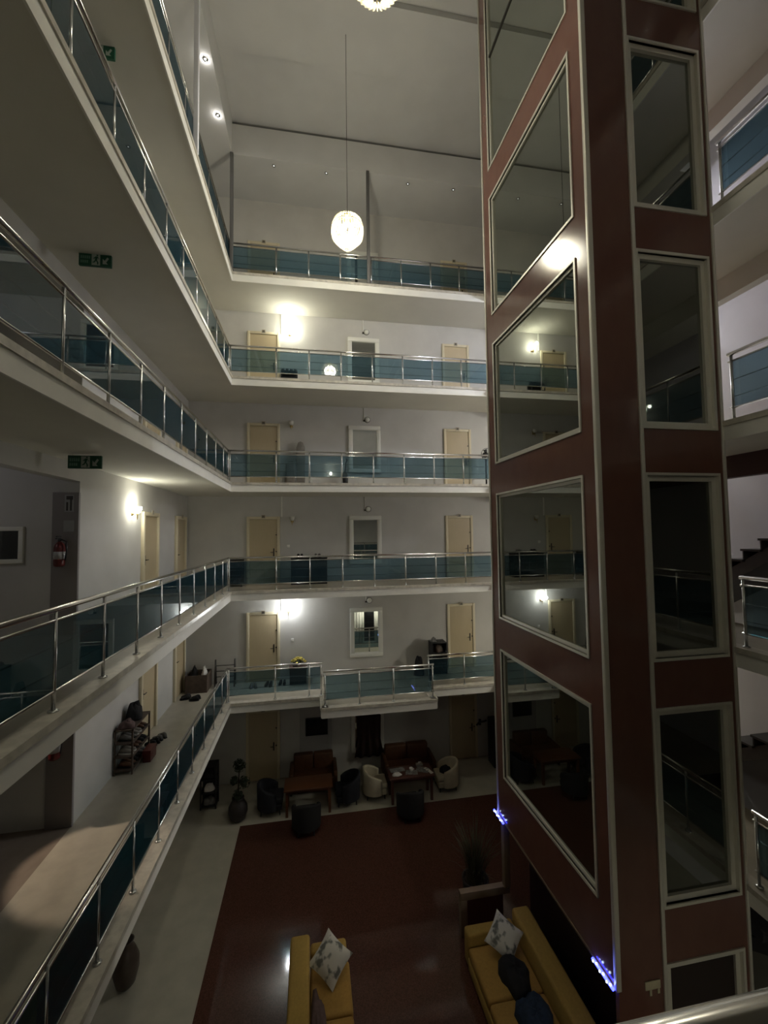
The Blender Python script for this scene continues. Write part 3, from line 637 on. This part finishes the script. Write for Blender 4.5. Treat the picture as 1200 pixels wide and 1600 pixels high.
heap('black_bag',(3.93,12.36,G+.45),.17,.2,.14,'blackcloth','black bag on the cream tub chair nearest the lift','bag',6)
# things on the paper covered table
zt = G+.72
heap('crumpled_napkin',(2.36,12.0,zt),.13,.10,.05,'paper','crumpled white napkin on the paper covered table','napkin',9)
def sheet(c, sx, sy, rz, m, label, lift_=0):
    n = 6; v = []; f = []
    for i in range(n+1):
        for j in range(n+1):
            u, w_ = i/n-.5, j/n-.5; v.append((u*sx,w_*sy,.004+.012*math.sin(3*u*3+w_*4)**2))
    q = len(v); v += [(a,b,c_-.003) for a,b,c_ in v]
    for i in range(n):
        for j in range(n):
            k_ = i*(n+1)+j; f.append((k_,k_+n+1,k_+n+2,k_+1)); f.append((q+k_,q+k_+1,q+k_+n+2,q+k_+n+1))
    mb = MB().add(v,f).xf(Matrix.Translation(c) @ Matrix.Rotation(math.radians(rz),4,'Z'))
    return tag(obj('paper_sheet', mb, m, smooth=True, base=c), label, 'paper', 'papers on the lobby table')
sheet((2.42,12.22,zt),.42,.20,5,'greypaper','grey printed paper behind the crumpled napkin')
sheet((2.80,12.02,zt),.34,.22,-12,'greypaper','grey printed paper under the white cup')
sheet((3.14,12.10,zt),.36,.26,-28,'greypaper','grey printed paper inside the white rim tray')
sheet((3.30,12.02,zt),.10,.34,25,'paper','white folded paper strip on the table end nearest the lift')
t = thing('coffee_cup', 'white cup in the middle of the paper covered table', 'cup', (2.80,12.08,zt+.013))
obj('bowl', MB().lathe((2.80,12.08,zt+.013),[(.028,0),(.045,.03),(.055,.09),(.05,.09),(.04,.03),(.02,.015)],16), 'paper', t, True)
obj('handle', MB().path([(2.85,12.08,zt+.085),(2.885,12.08,zt+.075),(2.885,12.08,zt+.05),(2.848,12.08,zt+.04)],.006,6), 'paper', t, True)
t = thing('tissue_box', 'small pale box at the back of the paper covered table', 'box', (3.1,12.33,zt))
obj('carton', MB().box(3.0,12.28,zt,3.2,12.38,zt+.07), 'quilt', t, bevel=.006); obj('tissue', MB().poly([(3.06,12.33,zt+.07),(3.14,12.33,zt+.07),(3.16,12.33,zt+.11),(3.08,12.33,zt+.115)],(0,.008,0)), 'paper', t)

# wall items in the lobby
t = thing('wall_panel', 'pale grey wall panel behind the dark screen in the lobby', 'panel', (.1,BW,G)); 
obj('board', MB().box(-.38,BW-.04,G,.62,BW,-3.5), 'pale', t); obj('edge_strip', MB().box(.50,BW-.06,G,.62,BW-.04,-3.5), 'pale', t)
t = thing('wall_screen', 'small dark television screen on the lobby wall', 'television', (.15,BW-.04,-4.85))
obj('screen', MB().box(-.18,BW-.095,-4.83,.47,BW-.09,-4.33), 'tv', t); obj('casing', MB().box(-.20,BW-.09,-4.85,.49,BW-.04,-4.31), 'black', t, bevel=.006)
v = []; f = []; n = 26
for i in range(n+1):
    u = i/n; x = 1.42+u*.76
    fl = .035*math.sin(u*22)
    v += [(x,BW-.15+fl*.4,-4.36-.03*math.sin(u*math.pi*4)),(1.80+(x-1.80)*.95,BW-.16+fl,-5.1),(1.80+(x-1.80)*1.22,BW-.17+fl*1.4,-5.62)]
for i in range(n): f += [(i*3,i*3+1,i*3+4,i*3+3),(i*3+1,i*3+2,i*3+5,i*3+4)]
dr = obj('hanging_drape', MB().add(v,f), 'drape', smooth=True, base=(1.8,BW-.15,-5.62)); tag(dr,'dark brown flared drape hanging in front of the lobby mirror','drape')
md = dr.modifiers.new('thick','SOLIDIFY'); md.thickness = .012
t = thing('tall_speaker', 'tall black cabinet standing by the lobby wall next to the lift', 'cabinet', (5.95,13.2,G))
obj('cabinet_body', MB().box(5.72,12.98,G+.03,6.2,13.42,-4.62), 'black', t, bevel=.02); obj('front_grille', MB().box(5.76,12.965,G+.1,6.16,12.98,-4.70), 'blackcloth', t)
obj('foot', MB().box(5.75,13.0,G,6.17,13.40,G+.03), 'black', t)
t = thing('wall_fan', 'small black wall bracket beside the tall black cabinet', 'bracket', (5.62,BW,-4.95))
obj('plate', MB().box(5.56,BW-.02,-5.05,5.64,BW,-4.85), 'black', t); obj('arms', MB().path([(5.6,BW-.02,-4.95),(5.52,BW-.14,-4.90),(5.42,BW-.16,-4.98)],.03,8).path([(5.6,BW-.02,-4.95),(5.7,BW-.14,-4.88),(5.78,BW-.16,-4.84)],.03,8), 'black', t, True)

# plants
def leaf_cloud(c, r, n, size, seed):
    rnd = random.Random(seed); mb = MB()
    for i in range(n):
        d = Vector((rnd.gauss(0,1),rnd.gauss(0,1),rnd.gauss(0,1))).normalized(); p = Vector(c)+d*r*rnd.uniform(.55,1.0)
        a = d.cross(Vector((rnd.uniform(-1,1),rnd.uniform(-1,1),1))).normalized(); b = d.cross(a); q = d*rnd.uniform(-.3,.5)
        s_ = size*rnd.uniform(.7,1.3)
        mb.add([p-a*s_,p+b*s_*.45+q*s_,p+a*s_,p-b*s_*.45+q*s_],[(0,1,2,3)])
    return mb
t = thing('potted_topiary', 'dark potted topiary with leafy balls at the granite floor corner', 'plant', (-1.95,12.05,G))
obj('pot', MB().lathe((-1.95,12.05,G),[(.14,0),(.19,.05),(.25,.22),(.24,.36),(.17,.48),(.14,.54),(.16,.57),(.12,.57),(.10,.5)],22), 'pot', t, True)
obj('soil', MB().lathe((-1.95,12.05,G+.5),[(.11,0),(.105,.03)],14), 'soil', t)
obj('stem', MB().path([(-1.95,12.05,G+.5),(-1.94,12.05,G+.9),(-1.92,12.05,G+1.35)],[.02,.018,.012],8), 'soil', t, True)
for i,(dx,dz,r,n) in enumerate(((0.03,1.40,.17,150),(-.10,1.02,.11,80),(.16,.95,.15,110),(.0,.62,.16,90))): obj('leaf_ball', leaf_cloud((-1.95+dx,12.05,G+dz),r,n,.05,20+i), 'leaf', t)
t = thing('potted_grass', 'tall dry grass in a black pot behind the low partition', 'plant', (3.30,8.55,G))
obj('pot', MB().lathe((3.30,8.55,G),[(.20,0),(.22,.03),(.27,.42),(.28,.46),(.25,.46),(.23,.38)],22), 'pot', t, True); obj('soil', MB().lathe((3.3,8.55,G+.37),[(.235,0),(.22,.04)],18), 'soil', t)
rnd = random.Random(5); gr = MB()
for i in range(150):
    a = rnd.uniform(0,6.283); r0 = rnd.uniform(0,.18); L = rnd.uniform(.6,1.25); out = rnd.uniform(.10,.55); wd = rnd.uniform(.006,.012)
    p0 = Vector((3.3+r0*math.cos(a),8.55+r0*math.sin(a),G+.38)); d = Vector((math.cos(a),math.sin(a),0)); s_ = Vector((-d.y,d.x,0))
    pts = [p0 + d*out*u**2 + Vector((0,0,1))*(L*u-.25*out*u**3) for u in (0,.35,.7,1)]
    ws = (wd,wd,wd*.7,.001); v = []
    for p,w_ in zip(pts,ws): v += [p-s_*w_,p+s_*w_]
    gr.add(v,[(0,1,3,2),(2,3,5,4),(4,5,7,6)])
obj('grass_blades', gr, 'grassleaf', t)['kind'] = 'stuff'
t = thing('floor_vase', 'brown floor vase on the pale tiles under the side gallery', 'vase', (-3.12,8.12,G))
obj('body', MB().lathe((-3.12,8.12,G),[(.11,0),(.15,.05),(.20,.25),(.20,.42),(.14,.58),(.09,.66),(.12,.72),(.10,.72),(.07,.65)],22), 'vase', t, True)
obj('stems', MB().path([(-3.12,8.12,G+.6),(-3.08,8.10,G+.95),(-2.98,8.08,G+1.15)],.012,6).path([(-3.12,8.12,G+.6),(-3.16,8.14,G+1.0),(-3.2,8.1,G+1.2)],.012,6).path([(-3.12,8.12,G+.6),(-3.1,8.2,G+1.05)],.012,6), 'soil', t, True)

# generic open rack
def rack(name, x0,x1,y0,y1,z,h,n,m,label,cat,group=None,back=True):
    t = thing(name, label, cat, ((x0+x1)/2,(y0+y1)/2,z), group)
    for (a,b) in ((x0+.015,y0+.015),(x1-.015,y0+.015),(x0+.015,y1-.015),(x1-.015,y1-.015)): obj('upright', MB().box(a-.015,b-.015,z,a+.015,b+.015,z+h), m, t)
    for i in range(n):
        zz = z+.06+(h-.08)*i/(n-1); obj('shelf', MB().box(x0,y0,zz,x1,y1,zz+.02), m, t)
    if m == 'black' and back: obj('back_panel', MB().box(x0+.02,y1-.012,z+.05,x1-.02,y1-.004,z+h-.02), m, t)
    return t
rack('lobby_shelf',-3.05,-2.62,12.62,12.98,G,1.15,4,'black','black narrow shelf stand near the lobby corner','shelf')
for i,(z_,sx,m_) in enumerate(((.06+.02,.15,'greysh'),(.08+.357,.13,'paper'),(.08+.713,.15,'blackcloth'))):
    x = -2.84; heap('folded_bundle',(x,12.8,G+z_),sx,.12,.16,m_,['grey bundle on the lowest tier of the black shelf stand','white bundle on the middle tier of the black shelf stand','black bundle on the upper tier of the black shelf stand'][i],'bundle',40+i)

# shoes
def shoe_meshes(m, msole):
    def loft(secs):
        v = []; f = []; n = 10
        for (y,wd,z0,h) in secs:
            for j in range(n):
                a = 2*math.pi*j/n; v.append((wd*math.cos(a), y, z0+h*(.5+.5*math.sin(a))))
        for i in range(len(secs)-1):
            for j in range(n): f.append((i*n+j,i*n+(j+1)%n,(i+1)*n+(j+1)%n,(i+1)*n+j))
        f.append(tuple(range(n-1,-1,-1))); f.append(tuple((len(secs)-1)*n+j for j in range(n))); return MB().add(v,f)
    up = loft([(-.13,.022,.02,.05),(-.10,.038,.02,.10),(-.04,.040,.02,.105),(.0,.040,.02,.085),(.06,.046,.02,.06),(.11,.038,.02,.045),(.135,.015,.02,.025)])
    so = MB().poly([(-.025,-.135,0),(.025,-.135,0),(.042,-.05,0),(.045,.06,0),(.035,.12,0),(0,.142,0),(-.035,.12,0),(-.045,.06,0),(-.042,-.05,0)],(0,0,.024))
    return mesh_of(up,m,True), mesh_of(so,msole)
SHOES = {'black':shoe_meshes('blackcloth','black'),'grey':shoe_meshes('greysh','black'),'brown':shoe_meshes('brown','black'),'pale':shoe_meshes('quilt','paper')}
def shoe(kind, x, y, z, ang, label, group):
    t = thing('shoe', label, 'shoe', (x,y,z), group); t.rotation_euler = (0,0,math.radians(ang))
    u, s_ = SHOES[kind]
    for nm,me in (('upper',u),('sole',s_)):
        o = bpy.data.objects.new(nm,me); C.objects.link(o); o.parent = t
def pair(kind, x, y, z, ang, desc, group):
    for i,dx in ((0,-.06),(1,.06)):
        a = math.radians(ang)
        shoe(kind, x+dx*math.cos(a), y+dx*math.sin(a)+.015*i, z, ang+(-6 if i else 5), f'{desc}, one of the pair', group)
z1 = zf(1)
pair('black',-1.28,13.30,z1,170,'black shoe before the corner door, nearer the flowers','shoes before the corner door, flower side')
pair('grey',-1.72,13.26,z1,185,'grey shoe before the corner door, nearer the corner','shoes before the corner door, corner side')
pair('black',-3.48,12.75,z1,95,'black shoe on the floor beside the side wall corner','black shoes by the side wall corner')
pair('black',-3.20,12.62,z1,80,'black shoe lying just off the side wall corner','black shoes off the side wall corner')
pair('grey',-3.38,10.42,z1,60,'grey shoe beside the cluttered shoe rack, farther pair','grey shoes beyond the shoe rack')
pair('black',-3.45,10.18,z1,70,'black shoe beside the cluttered shoe rack, nearer pair','black shoes beyond the shoe rack')
pair('black',-.88,13.35,z1,175,'black shoe beside the yellow flower box','black shoes beside the flower box')
# cluttered shoe rack on the side wall, first gallery
rk = rack('shoe_rack',-3.74,-3.40,9.0,9.88,z1,.84,4,'cardboard','cluttered brown shoe rack along the side wall, first gallery level','shoe rack')
zz = [z1+.08+(.84-.08)*i/3 for i in range(4)]
for lv in range(3):
    for i in range(3):
        kd = ['brown','black','grey','pale'][(lv*3+i)%4]
        pair(kd,-3.57,9.18+i*.26,zz[lv],-90,f'{kd} shoe on the {["lowest","second","third"][lv]} tier of the cluttered rack, {["nearest","middle","farthest"][i]} slot',f'{kd} shoes, rack tier {lv+1} slot {i+1}')
heap('black_backpack',(-3.58,9.55,zz[3]),.14,.20,.30,'blackcloth','black backpack on top of the cluttered shoe rack','backpack',11)
heap('mauve_cloth',(-3.57,9.16,zz[3]),.15,.15,.12,'mauve','mauve cloth bundle on top of the cluttered shoe rack','cloth',12)
t = thing('red_box', 'dark red box on the floor beside the cluttered shoe rack', 'box', (-3.28,9.55,z1)); obj('carton', MB().box(-3.37,9.40,z1,-3.22,9.72,z1+.22), 'red', t, bevel=.006); obj('lid', MB().box(-3.375,9.395,z1+.17,-3.215,9.725,z1+.23), 'red', t)
# corner box with items
t = thing('storage_box', 'dark brown open box in the corner of the first gallery', 'box', (-3.3,13.4,z1))
for a in ((-3.6,13.12,-3.57,13.72),(-3.03,13.12,-3.0,13.72),(-3.57,13.12,-3.03,13.15),(-3.57,13.69,-3.03,13.72)): obj('side_board', MB().box(a[0],a[1],z1,a[2],a[3],z1+.5), 'cardboard', t)
obj('bottom_board', MB().box(-3.57,13.15,z1,-3.03,13.69,z1+.03), 'cardboard', t)
heap('black_cloth',(-3.42,13.40,z1+.03),.12,.2,.60,'blackcloth','black cloth bundle poking out of the corner box','cloth',13)
heap('white_cloth',(-3.14,13.40,z1+.03),.10,.18,.58,'paper','white cloth bundle poking out of the corner box','cloth',14)
# folded drying rack by the corner
t = thing('folding_rack', 'dark folding rack standing by the corner door, first gallery level', 'rack', (-2.6,13.55,z1))
for x in (-2.86,-2.30): obj('side_frame', MB().tube((x,13.45,z1),(x,13.55,z1+.80),.02,8).tube((x,13.68,z1),(x,13.58,z1+.80),.02,8), 'darkmetal', t, True)
for i in range(4): obj('crossbar', MB().tube((-2.86,13.47+.02*i,z1+.15+i*.16),(-2.30,13.47+.02*i,z1+.15+i*.16),.012,6), 'darkmetal', t, True)
# yellow flower planter
t = thing('flower_planter', 'black square planter with yellow flowers, first gallery level', 'planter', (-.41,13.42,z1))
obj('planter_box', MB().box(-.66,13.2,z1,-.16,13.66,z1+.50), 'black', t, bevel=.015); obj('rim', MB().box(-.68,13.18,z1+.46,-.14,13.68,z1+.52), 'mauve', t, bevel=.008)
obj('foliage', leaf_cloud((-.41,13.42,z1+.56),.20,90,.05,61), 'leaf', t)
fb = MB(); rnd = random.Random(8)
for i in range(46):
    a = rnd.uniform(0,6.283); r = .23*math.sqrt(rnd.random()); fb.ball((-.41+r*math.cos(a),13.42+r*math.sin(a),z1+.60+.14*(1-(r/.23)**2)+rnd.uniform(0,.03)),.038,7,5,sz=.6)
obj('blossoms', fb, 'yellow', t, True)
# black shoe cabinet + bags near the far door
t = thing('hall_cabinet', 'black hall cabinet with open shelves near the far door, first gallery level', 'cabinet', (4.06,13.42,z1))
obj('body', MB().box(3.82,13.2,z1,3.85,13.66,z1+1.0).box(4.28,13.2,z1,4.31,13.66,z1+1.0).box(3.85,13.62,z1,4.28,13.66,z1+1.0), 'black', t)
for i in range(4): obj('shelf', MB().box(3.85,13.2,z1+.05+i*.31,4.28,13.62,z1+.075+i*.31), 'black', t)
heap('white_bag',(3.92,13.40,z1+1.005),.09,.10,.13,'greysh','pale bag lying on the black hall cabinet','bag',17)
heap('dark_parcel',(4.07,13.40,z1+.075+.62),.16,.17,.22,'cardboard','brown parcel in the top bay of the black hall cabinet','parcel',18)
heap('black_rucksack',(3.40,13.32,z1),.15,.16,.52,'blackcloth','black rucksack on the floor before the hall cabinet','backpack',19)
# second gallery
z2 = zf(2)
def cab(x0,x1,y0,y1,z,h,label):
    t = thing('low_cabinet', label, 'cabinet', ((x0+x1)/2,(y0+y1)/2,z), 'low black cabinets')
    obj('body', MB().box(x0,y0+.02,z,x1,y1,z+h), 'black', t, bevel=.008); n = max(1,round((x1-x0)/.5))
    for i in range(n):
        a = x0+(x1-x0)*i/n; d = obj('door', MB().box(a+.01,y0,z+.06,a+(x1-x0)/n-.01,y0+.02,z+h-.03), 'black', t, bevel=.004)
        obj('knob', MB().ball((a+.06,y0-.012,z+h*.55),.014,8,6), 'chrome', d)
    obj('top', MB().box(x0-.01,y0-.01,z+h,x1+.01,y1,z+h+.02), 'black', t)
cab(-.62,.49,13.32,13.70,z2,.80,'low black two door cabinet on the second gallery level')
t = rack('wire_rack',-2.50,-2.06,13.30,13.66,z2,.82,4,'black','black open wire rack in the corner, second gallery level','rack')
pair('black',-.35,13.50,z2+.822,180,'black shoe on the low black cabinet, corner side','shoes on the low black cabinet')
pair('grey',.2,13.50,z2+.822,180,'grey shoe on the low black cabinet, mirror side','grey shoes on the low black cabinet')
# third gallery
z3 = zf(3)
t = thing('ironing_board', 'tall taupe padded ironing board leaning upright, third gallery level', 'ironing board', (-.32,13.55,z3))
v = [(-.13,0),(.13,0),(.14,.9),(.13,1.35),(.08,1.50),(.0,1.55),(-.08,1.50),(-.13,1.35),(-.14,.9)]
obj('padded_board', MB().poly([(-.32+a,13.50+.10*b/1.55,z3+b) for a,b in v],(0,.05,0)), 'quilt', t, bevel=.015)
obj('folded_legs', MB().tube((-.42,13.62,z3),(-.26,13.70,z3+1.3),.014,6).tube((-.22,13.62,z3),(-.38,13.70,z3+1.3),.014,6), 'darkmetal', t)
t = thing('suitcase', 'taupe suitcase standing beside the ironing board', 'suitcase', (-.62,13.5,z3))
obj('shell', MB().box(-.78,13.36,z3+.05,-.48,13.62,z3+.80), 'quilt', t, bevel=.05, bseg=3); obj('handle', MB().path([(-.70,13.5,z3+.79),(-.70,13.5,z3+.86),(-.56,13.5,z3+.86),(-.56,13.5,z3+.79)],.011,6), 'black', t)
for (a,b) in ((-.72,13.42),(-.54,13.42),(-.72,13.56),(-.54,13.56)): obj('wheel', MB().ball((a,b,z3+.027),.027,8,6), 'black', t)
t = thing('upright_vacuum', 'small dark upright vacuum cleaner by the mirror, third gallery level', 'vacuum', (1.08,13.5,z3))
obj('floor_head', MB().box(.95,13.40,z3,1.21,13.58,z3+.08), 'black', t, bevel=.02); obj('body', MB().lathe((1.08,13.52,z3+.08),[(.06,0),(.10,.08),(.11,.25),(.08,.42),(.03,.48)],14), 'black', t, True)
obj('handle', MB().path([(1.08,13.52,z3+.5),(1.12,13.56,z3+.85),(1.16,13.56,z3+.95),(1.13,13.56,z3+1.0)],.018,8), 'bluecloth', t, True)
t = thing('pedestal_fan', 'black pedestal fan half hidden by the lift, third gallery level', 'fan', (5.80,13.2,z3))
obj('base', MB().lathe((5.80,13.2,z3),[(.20,0),(.20,.02),(.03,.05)],20), 'black', t, True); obj('pole', MB().tube((5.80,13.2,z3+.04),(5.80,13.2,z3+1.0),.028,10), 'black', t, True)
obj('motor', MB().ball((5.80,13.24,z3+1.15),.10,12,8,sy=1.3), 'black', t, True)
g = obj('guard', MB().path([(5.80+.2*math.cos(a),13.10,z3+1.15+.2*math.sin(a)) for a in [2*math.pi*i/24 for i in range(25)]],.010,6,False), 'black', t, True)
bl = MB()
for i in range(4):
    a = math.pi/2*i+.4; bl.poly([(5.80+r*math.cos(a+d),13.11+.02*math.copysign(1,d),z3+1.15+r*math.sin(a+d)) for r,d in ((.03,-.5),(.18,-.35),(.18,.35),(.03,.5))],(0,.006,0))
obj('blades', bl, 'black', t)
# fourth gallery rack with shoes
z4 = zf(4)
t = rack('shoe_rack',-.93,-.41,13.42,13.72,z4,.78,4,'black','black shoe rack below the lit sconce, fourth gallery level','shoe rack')
for i in range(2):
    pair('black',-.80+i*.26,13.57,z4+.08+.70,180,f'black shoe on top of the fourth gallery rack, {["door","mirror"][i]} side',f'shoes topping the fourth gallery rack {i+1}')
pair('pale',-.76,13.57,z4+.08,180,'pale shoe on the lowest tier of the fourth gallery rack','pale shoes in the fourth gallery rack')

# ------------------------------------------------------------------ passage downlight, first gallery
dlx, dly, dlz = -4.9, 7.35, zf(2)-.23
t = thing('passage_downlight', 'round downlight in the side passage ceiling, first gallery level', 'downlight', (dlx,dly,dlz))
obj('ring', MB().lathe((dlx,dly,dlz),[(.09,-.012),(.10,0),(.07,0),(.07,-.012)],18), 'chrome', t, True); obj('lens', MB().lathe((dlx,dly,dlz),[(.001,-.012),(.068,-.008),(.068,0)],16), 'spotlit', t, True)
l = lamp_in(t, 'down_light', (dlx,dly,dlz-.03), POWER['down1'], (1,.80,.60), .04, kind='SPOT', spot_size=math.radians(33), spot_blend=.35)
d = Vector((-3.1,6.75,zf(1))) - Vector((dlx,dly,dlz-.03)); l.rotation_euler = d.to_track_quat('-Z','Y').to_euler()

# unseen downlight added to lift the dark passage of the second gallery
dlx, dly, dlz = -5.3, 6.2, zf(3)-.23
t = thing('passage_downlight', 'round fill downlight added in the side passage ceiling, second gallery level', 'downlight', (dlx,dly,dlz), 'added fill downlights')
obj('ring', MB().lathe((dlx,dly,dlz),[(.09,-.012),(.10,0),(.07,0),(.07,-.012)],18), 'chrome', t, True); obj('lens', MB().lathe((dlx,dly,dlz),[(.001,-.012),(.068,-.008),(.068,0)],16), 'spotoff', t, True)
lamp_in(t, 'down_light', (dlx,dly,dlz-.06), POWER['pass2'], (.95,.95,1), .05)

# curtained entrance window on the lobby's front wall (seen in the mirrors) and its ceiling lamp
t = bpy.data.objects.new('window_2', None); C.objects.link(t); t.location = (3.9,FW,G); BASES[t.name] = Vector(t.location); t['kind'] = 'structure'; t['label'] = 'curtained entrance window of the lobby'
obj('window_frame', MB().frame('x',2.4,5.4,G+.05,-3.7,.09,FW,FW+.06), 'whiteframe', t)
for x in (3.4,4.4): obj('mullion', MB().box(x-.04,FW,G+.14,x+.04,FW+.05,-3.79), 'whiteframe', t)
obj('pane', MB().box(2.49,FW+.005,G+.14,5.31,FW+.012,-3.79), 'pane', t)
def curtain(x0, x1, label):
    n = 40; v = []; f = []
    for i in range(n+1):
        u = i/n; y = FW+.12+.035*math.sin(u*n*.9); x = x0+(x1-x0)*u
        v += [(x,y,G+.08),(x,y,-3.62)]
    for i in range(n): f.append((2*i,2*i+2,2*i+3,2*i+1))
    o = tag(obj('curtain', MB().add(v,f), 'curtain', smooth=True, base=((x0+x1)/2,FW+.12,G+.08)), label, 'curtain', 'lobby entrance curtains')
    o.modifiers.new('thick','SOLIDIFY').thickness = .006
curtain(2.45,3.55,'white curtain of the lobby entrance, side away from the lift'); curtain(4.25,5.35,'white curtain of the lobby entrance, side toward the lift')
lx, ly, lz = 3.9, -.6, zf(1)-.23
t = thing('ceiling_globe', 'round glass ceiling lamp above the lobby entrance', 'ceiling lamp', (lx,ly,lz))
obj('rose', MB().lathe((lx,ly,lz),[(.11,-.02),(.12,0)],18), 'chrome', t, True); obj('globe', MB().lathe((lx,ly,lz),[(.001,-.17),(.08,-.15),(.12,-.09),(.10,-.02)],18), 'sconce4', t, True)
lamp_in(t, 'globe_light', (lx,ly,lz-.28), POWER['lobby'], GREENW, .08)
